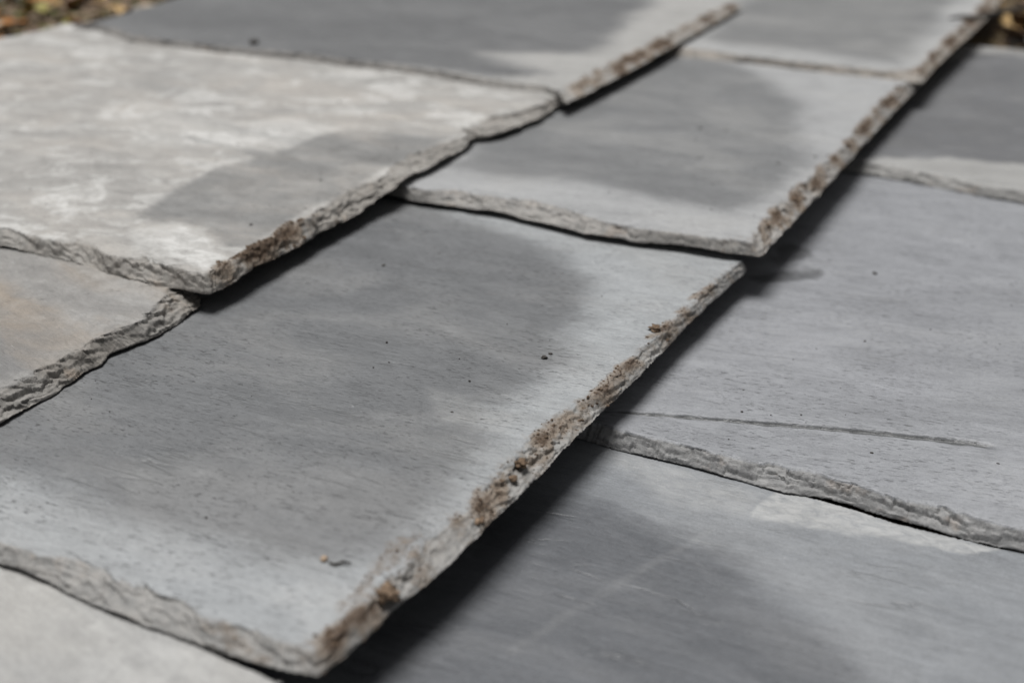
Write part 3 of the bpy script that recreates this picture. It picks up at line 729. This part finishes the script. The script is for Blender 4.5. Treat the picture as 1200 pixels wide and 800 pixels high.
build_slate('L2', mat_l2, "pale weathered slate at the upper left with white bloom and a grey patch", 1.15,
            {'right': .005, 'front': .004}, {'right': [(.46, .45), (.49, .95), (.56, .9), (.60, .3), (.63, .1), (.9, .12)], 'front': FULL(.1)}, seed=97, d_fine=.00042, flake=1.15, thinner={'right': [(.62, 0), (.645, .5), (.80, .45), (.88, .1)]})
build_slate('L3', mat_l3, "darkest charcoal slate at the top left that fades to pale along its right edge", 1.7,
            {'right': .006, 'front': .004}, {'right': [(.85, .4), (.93, 1.0), (1.3, 1.1)]}, seed=103, d_fine=.0006, flake=1.0)

# ------------------------------------------------------------------ soil crumbs lying on the broken edges (uncountable)
def ico(sub=0):
    t = (1 + 5 ** .5) / 2
    v = [(-1, t, 0), (1, t, 0), (-1, -t, 0), (1, -t, 0), (0, -1, t), (0, 1, t), (0, -1, -t), (0, 1, -t), (t, 0, -1), (t, 0, 1), (-t, 0, -1), (-t, 0, 1)]
    v = [tuple(np.array(p) / np.linalg.norm(p)) for p in v]
    f = [(0, 11, 5), (0, 5, 1), (0, 1, 7), (0, 7, 10), (0, 10, 11), (1, 5, 9), (5, 11, 4), (11, 10, 2), (10, 7, 6), (7, 1, 8), (3, 9, 4), (3, 4, 2), (3, 2, 6), (3, 6, 8), (3, 8, 9), (4, 9, 5), (2, 4, 11), (6, 2, 10), (8, 6, 7), (9, 8, 1)]
    for _ in range(sub):
        mid = {}; nf = []
        def mp(a, b):
            k = (min(a, b), max(a, b))
            if k not in mid:
                p = (np.array(v[a]) + np.array(v[b])); v.append(tuple(p / np.linalg.norm(p))); mid[k] = len(v) - 1
            return mid[k]
        for a, b, c in f:
            ab, bc, ca = mp(a, b), mp(b, c), mp(c, a)
            nf += [(a, ab, ca), (b, bc, ab), (c, ca, bc), (ab, bc, ca)]
        f = nf
    return np.array(v), np.array(f)
ICO0, ICO1, ICO2 = ico(0), ico(1), ico(2)

def crumbs(key, count, label, seed, big=1.0, lo=.25):
    X, Y, Z, ds, SW, SD, att, A = SURF[key]
    rs = np.random.RandomState(seed)
    wgt = np.clip(att[..., 1] - lo, 0, 1) ** 0.7
    slope = np.abs(np.gradient(Z, axis=0) / np.gradient(ds)[:, None])
    wgt = wgt * (slope < 0.9)
    cell = np.gradient(ds)[:, None] * np.abs(np.gradient(A, axis=1))
    wgt = (wgt * np.minimum(cell, 1e-5)).ravel(); wgt /= wgt.sum()
    # a thin scatter further in from the edge
    idx = rs.choice(len(wgt), count, p=wgt)
    P = np.stack((X.ravel()[idx], Y.ravel()[idx], Z.ravel()[idx]), -1)
    n2 = count // 12
    k2 = rs.randint(0, n2 * 10, n2) % count
    size = np.exp(rs.normal(math.log(.00026), .65, count)) * big
    size = np.clip(size, .0002, .0017)
    V0, F0 = ICO0
    sc = size[:, None, None] * (1 + .55 * (rs.rand(count, 12, 1) - .5)) * rs.uniform(.6, 1.35, (count, 1, 3)) * np.array((1, 1, .65))
    V = P[:, None, :] + V0[None] * sc + np.array((0, 0, .15)) * size[:, None, None]
    F = F0[None] + 12 * np.arange(count)[:, None, None]
    me = quad_mesh("soil_crumbs", V.reshape(-1, 3), F.reshape(-1, 3), mat=mat_soil)
    me.polygons.foreach_set('use_smooth', np.zeros(len(me.polygons), bool))
    o = bpy.data.objects.new("soil_crumbs", me); COL.objects.link(o)
    tag(o, label, "soil", kind="stuff")
crumbs('M1', 700, "brown soil crumbs caught along the right edge of the biggest grey slate", 5)
crumbs('M2', 700, "dark soil crumbs caught along the right edge of the slate behind the biggest one", 6, 1.25)
crumbs('M3', 500, "dark soil crumbs caught along the right edge of the far slate under the twig", 7, 1.4)
crumbs('L2', 800, "dark soil crumbs packed along the near right edge of the pale slate", 8, .9)
crumbs('L3', 700, "soil crumbs along the right edge of the charcoal slate", 9, 1.4)

def grains(key, poly_side, n, seed, label, rng, size=.0004):
    """sparse dark grit on the flat of a slate"""
    X, Y, Z, ds, SW, SD, att, A = SURF[key]
    rs = np.random.RandomState(seed); s = SLATES[key]
    x = rs.uniform(rng[0], rng[1], n); y = rs.uniform(rng[2], rng[3], n)
    z = plane_z(s, x, y) + .0001
    sz = np.clip(np.exp(rs.normal(math.log(size), .5, n)), .00015, .0014)
    V0, F0 = ICO0
    V = np.stack((x, y, z), -1)[:, None] + V0[None] * sz[:, None, None] * rs.uniform(.6, 1.4, (n, 1, 3)) * np.array((1.2, 1, .6))
    F = F0[None] + 12 * np.arange(n)[:, None, None]
    me = quad_mesh("loose_grit", V.reshape(-1, 3), F.reshape(-1, 3), mat=mat_black)
    o = bpy.data.objects.new("loose_grit", me); COL.objects.link(o)
    tag(o, label, "grit", kind="stuff")
grains('M1', 0, 60, 21, "specks of dark grit scattered over the biggest grey slate", (-.5, -.23, .29, .66), .00032)
grains('M2', 0, 60, 22, "specks of dark grit scattered over the slate behind the biggest one", (-.34, -.235, .70, .90), .0004)
grains('R2', 0, 70, 23, "specks of dark grit scattered over the grooved slate", (-.2, .02, .50, .9), .00032)
grains('L2', 0, 70, 24, "specks of dark grit scattered over the pale weathered slate", (-.66, -.45, .48, .8), .00035)

# ------------------------------------------------------------------ single crumbs, seeds and stones one can pick out
def on(key, x, y): return float(plane_z(SLATES[key], np.array(x), np.array(y)))
def lump(name, key, spot, size, mat, label, cat, seed, sub=ICO2, squash=.7, jag=.35, sink=.15, dz=0.0):
    V0, F0 = sub
    r = 1 + jag * fbm(V0[:, 0] * 1.3 + seed * 3.1, V0[:, 1] * 1.3 + V0[:, 2] * 2.1, seed, 3)
    V = V0 * r[:, None] * np.array(size) * np.array((1, 1, squash))
    V[:, 2] += -V[:, 2].min() - sink * size[2]
    x, y = SPOTS[spot] if isinstance(spot, str) else spot
    o = link_mesh(name, V, F0, mat, None, (x, y, on(key, x, y) + dz))
    o.rotation_euler.z = seed * 1.7
    return tag(o, label, cat)
lump("seed_husk", 'M1', 'seed', (.0016, .0009, .0009), mat_black, "dark seed husk alone in the middle of the biggest grey slate", "seed", 2, jag=.9)
lump("tan_pellet", 'M1', 'tan', (.0014, .0013, .0013), mat_tan, "round tan pellet near the near end of the biggest grey slate", "pellet", 3)
lump("soil_clod", 'M1', (SPOTS['clod1'][0], SPOTS['clod1'][1]), (.0030, .0022, .002), mat_brown, "knobbly brown clod in the middle of the soiled right edge of the biggest slate", "clod", 4, jag=1.0, dz=-.0022)
lump("soil_clod", 'M1', (SPOTS['clod2'][0] - .001, SPOTS['clod2'][1] + .001), (.0019, .0016, .0012), mat_brown, "small smooth brown clod just nearer than the knobbly one on the soiled edge", "clod", 5, jag=.6, dz=-.003)
lump("soil_clod", 'M1', (SPOTS['clod3'][0] - .001, SPOTS['clod3'][1]), (.0020, .0042, .0011), mat_brown, "long flat brown clod lower down on the soiled right edge", "clod", 6, jag=.9, dz=-.004)
lump("soil_clod", 'M1', (SPOTS['clod4'][0] - .0015, SPOTS['clod4'][1]), (.0026, .0024, .002), mat_brown, "crumbly dark clod near the far corner of the biggest grey slate", "clod", 7, jag=1.1, dz=-.0005)
lump("soil_clod", 'M1', (SPOTS['clod5'][0] - .001, SPOTS['clod5'][1]), (.0036, .0050, .002), mat_brown, "wide brown clod on the edge nearest the front corner of the biggest slate", "clod", 8, jag=1.1, dz=-.003)
lump("soil_clod", 'M1', (SPOTS['clod6'][0] - .002, SPOTS['clod6'][1] + .003), (.0026, .0014, .001), mat_brown, "flat brown clod sitting right at the front corner of the biggest slate", "clod", 9, jag=1.0, dz=-.0025)
lump("pebble", 'L3', 'peb', (.0040, .0034, .0032), mat_black, "small black pebble on the charcoal slate at the top left", "pebble", 10)
lump("seed_husk", 'R2', 'peb2', (.0015, .0009, .0008), mat_black, "dark seed husk on the grooved slate near the black gap", "seed", 11, jag=.7)

def tube(name, pts, radii, mat, label, cat, seg=7):
    pts = [np.array(p, float) for p in pts]; V = []; F = []
    for i, p in enumerate(pts):
        d = pts[min(i + 1, len(pts) - 1)] - pts[max(i - 1, 0)]; d /= np.linalg.norm(d)
        a = np.cross(d, (0, 0, 1)); a /= np.linalg.norm(a); b = np.cross(a, d)
        for k in range(seg):
            t = 2 * math.pi * k / seg
            V.append(p + (a * math.cos(t) + b * math.sin(t)) * radii[i])
    for i in range(len(pts) - 1):
        for k in range(seg):
            F.append((i * seg + k, i * seg + (k + 1) % seg, (i + 1) * seg + (k + 1) % seg, (i + 1) * seg + k))
    F.append(tuple(range(seg))[::-1]); F.append(tuple(range((len(pts) - 1) * seg, len(pts) * seg)))
    org = pts[0].copy()
    o = link_mesh(name, [v - org for v in V], F, mat, None, tuple(org))
    return tag(o, label, cat)
tx, ty = SPOTS['tan']
tube("curled_stem", [(tx + .003, ty - .001, on('M1', tx, ty) + .0006), (tx + .0055, ty - .0012, on('M1', tx, ty) + .0008), (tx + .0075, ty + .001, on('M1', tx, ty) + .0014), (tx + .010, ty + .0018, on('M1', tx, ty) + .0012)],
     [.0004, .0005, .0005, .0003], mat_black, "thin dark curled stem beside the round tan pellet", "stem")

# ------------------------------------------------------------------ leaf litter beyond the slates
def leaf_mesh(seed, L=1.0):
    rs = np.random.RandomState(seed)
    nu, nv = 9, 5
    wd = rs.uniform(.28, .48); curl = rs.uniform(-.5, .5); bend = rs.uniform(-.5, .6); tw = rs.uniform(-.6, .6)
    lob = rs.uniform(0, .25)
    V, F = [], []
    for i in range(nu):
        u = i / (nu - 1)
        hw = wd * math.sin(math.pi * min(1, u ** .8 * .97 + .015)) * (1 + lob * math.sin(u * 21))
        for j in range(nv):
            q = (j / (nv - 1) - .5) * 2
            x = (u - .5); y = q * hw
            z = curl * q * q * hw + bend * (u - .5) ** 2 - .06 * (1 - abs(q)) + .05 * rs.randn() * abs(q) + tw * q * hw * (u - .5)
            V.append((x * L, y * L, z * L * .8))
    for i in range(nu - 1):
        for j in range(nv - 1):
            a = i * nv + j
            F.append((a, a + nv, a + nv + 1, a + 1))
    # a little real thickness
    n = len(V); V += [(x, y, z - .012 * L) for x, y, z in V]
    F += [tuple(n + k for k in f[::-1]) for f in F[:]]
    rim = [j for j in range(nv)] + [i * nv + nv - 1 for i in range(1, nu)] + [(nu - 1) * nv + j for j in range(nv - 2, -1, -1)] + [i * nv for i in range(nu - 2, 0, -1)]
    for a, b in zip(rim, rim[1:] + rim[:1]): F.append((a, a + n, b + n, b))
    return V, F
LEAFC = [("orange brown", (0.34, 0.135, 0.035), (0.48, 0.23, 0.07)), ("tan", (0.40, 0.26, 0.11), (0.54, 0.38, 0.18)),
         ("dark brown", (0.075, 0.045, 0.028), (0.15, 0.09, 0.055)), ("pinkish brown", (0.28, 0.16, 0.115), (0.40, 0.255, 0.19)),
         ("yellow green", (0.22, 0.20, 0.05), (0.34, 0.30, 0.10))]
LMAT = [plain("leaf_" + n.replace(' ', '_'), a, b, 120, .6, .4, .0008) for n, a, b in LEAFC]
STONEC = [("grey", (0.20, 0.19, 0.18), (0.34, 0.32, 0.30)), ("brown", (0.22, 0.14, 0.09), (0.36, 0.25, 0.18)), ("black", (0.02, 0.02, 0.022), (0.05, 0.048, 0.05)), ("cream", (0.42, 0.36, 0.27), (0.55, 0.48, 0.38))]
SMAT = [plain("stone_" + n, a, b, 150, .7, .5, .001) for n, a, b in STONEC]
rs = np.random.RandomState(77)
LEAF_ME = {}
def in_view(x, y, margin):
    d = np.array((x, y, 0.01)) - CP; dep = d @ FWD
    return abs(d @ RGT) / dep < 0.375 + margin and abs(d @ UPV) / dep < 0.25 + margin
SIZES = ("small", "middling", "large")
def place(x, y, where):
    if where == WL:
        return ("near the far left corner of the pale slate" if y < 0.98 else "beside the far end of the charcoal slate" if y < 1.10 else "far behind the charcoal slate")
    return ("close to the far edge of the dark slate" if y < 1.44 else "well behind the dark slate")
def leaf(x, y, z, size, ci, where):
    k = (rs.randint(6), ci)
    if k not in LEAF_ME:
        V, F = leaf_mesh(200 + k[0])
        o = link_mesh("dead_leaf", V, F, LMAT[ci]); LEAF_ME[k] = o.data
        bpy.data.objects.remove(o)
    o = bpy.data.objects.new("dead_leaf", LEAF_ME[k])
    o.location = (x, y, z); o.scale = (size,) * 3
    o.rotation_euler = (rs.uniform(-.5, .5), rs.uniform(-.5, .5), rs.uniform(0, 6.28))
    COL.objects.link(o)
    tag(o, "%s %s dead leaf %s" % (SIZES[int(np.digitize(size, (.028, .037)))], LEAFC[ci][0], place(x, y, where)), "leaf", "%s dead leaves %s" % (LEAFC[ci][0], where))
STONE_ME = {}
def stone(x, y, z, size, ci, where):
    k = (rs.randint(4), ci)
    if k not in STONE_ME:
        V0, F0 = ICO1
        r = 1 + .35 * fbm(V0[:, 0] + 7 * k[0], V0[:, 1] + V0[:, 2] * 1.7, 300 + k[0], 2)
        o = link_mesh("small_stone", V0 * r[:, None] * np.array((1, .8, .6)), F0, SMAT[ci]); STONE_ME[k] = o.data
        bpy.data.objects.remove(o)
    o = bpy.data.objects.new("small_stone", STONE_ME[k])
    o.location = (x, y, z); o.scale = (size,) * 3; o.rotation_euler = (rs.uniform(-.3, .3), rs.uniform(-.3, .3), rs.uniform(0, 6.28))
    COL.objects.link(o)
    tag(o, "%s %s stone among leaves %s" % (SIZES[int(np.digitize(size, (.0085, .0115)))], STONEC[ci][0], place(x, y, where)), "stone", "%s stones %s" % (STONEC[ci][0], where))
WL, WR = "beyond the upper left slates", "beyond the upper right slate"
LEFT_OK = lambda x, y: x < -0.985 if y < .905 else x < -0.955 - (y - .87) * .12 - .012
RIGHT_OK = lambda x, y: (y > 1.385 and x > (-.232 if y < 1.61 else -.5))
def scatter(fn, n, box, ok, smin, smax, weights, where, zmax):
    c = 0
    while c < n:
        x, y = rs.uniform(box[0], box[1]), rs.uniform(box[2], box[3])
        sz = rs.uniform(smin, smax)
        if not in_view(x, y, .035): continue
        if not ok(x + sz * .35, y) and not ok(x, y): continue
        if not ok(x + (sz * .35 if where == WL else 0), y - (0 if where == WL else sz * .3)): continue
        fn(x, y, rs.uniform(.003, zmax), sz, rs.choice(len(weights), p=weights), where); c += 1
scatter(leaf, 70, (-1.42, -.95, .82, 1.32), LEFT_OK, .020, .046, (.34, .24, .14, .18, .10), WL, .022)
scatter(stone, 26, (-1.38, -.95, .84, 1.30), LEFT_OK, .006, .014, (.35, .25, .15, .25), WL, .014)
scatter(leaf, 40, (-.32, -.10, 1.385, 1.85), RIGHT_OK, .022, .046, (.14, .12, .42, .22, .10), WR, .020)
scatter(stone, 10, (-.24, -.10, 1.39, 1.7), RIGHT_OK, .006, .013, (.35, .25, .3, .10), WR, .012)
def litter(n, box, ok, label, seed, mat):
    r = np.random.RandomState(seed); V = []; F = []
    while len(F) < n:
        x, y = r.uniform(box[0], box[1]), r.uniform(box[2], box[3])
        if not ok(x, y): continue
        a = r.uniform(0, 6.28); L = r.uniform(.003, .010); w = L * r.uniform(.2, .6); z = r.uniform(.0, .012); t = r.uniform(-.5, .5) * L
        c, s_ = math.cos(a), math.sin(a); b = len(V)
        V += [(x - c * L, y - s_ * L, z), (x + s_ * w, y - c * w, z + abs(t) * .5), (x + c * L, y + s_ * L, z + t), (x - s_ * w, y + c * w, z + .002)]
        F.append((b, b + 1, b + 2, b + 3))
    o = link_mesh("leaf_litter", V, F, mat, smooth=False)
    tag(o, label, "litter", kind="stuff")
litter(2600, (-1.6, -.95, .75, 1.5), LEFT_OK, "crumbled leaf fragments on the ground beyond the upper left slates", 1, mat_tan)
litter(900, (-.4, .3, 1.38, 1.9), RIGHT_OK, "crumbled leaf fragments on the ground beyond the upper right slate", 2, mat_brown)
litter(500, (-1.5, -1.0, .95, 1.4), LEFT_OK, "tufts of moss between the leaves beyond the upper left slates", 3, mat_moss)
# the dark twig across the far right edge
tube('twig', [(-0.2661, 1.3093, 0.0435), (-0.2562, 1.3125, 0.0455), (-0.2426, 1.306, 0.0465), (-0.2333, 1.3272, 0.0475), (-0.2175, 1.3424, 0.0495), (-0.2037, 1.3701, 0.0515)], [.0008,.0020,.0028,.0022,.0026,.0022], mat_black, 'dark twig poking over the soiled edge of the far slate at the top right', 'twig')
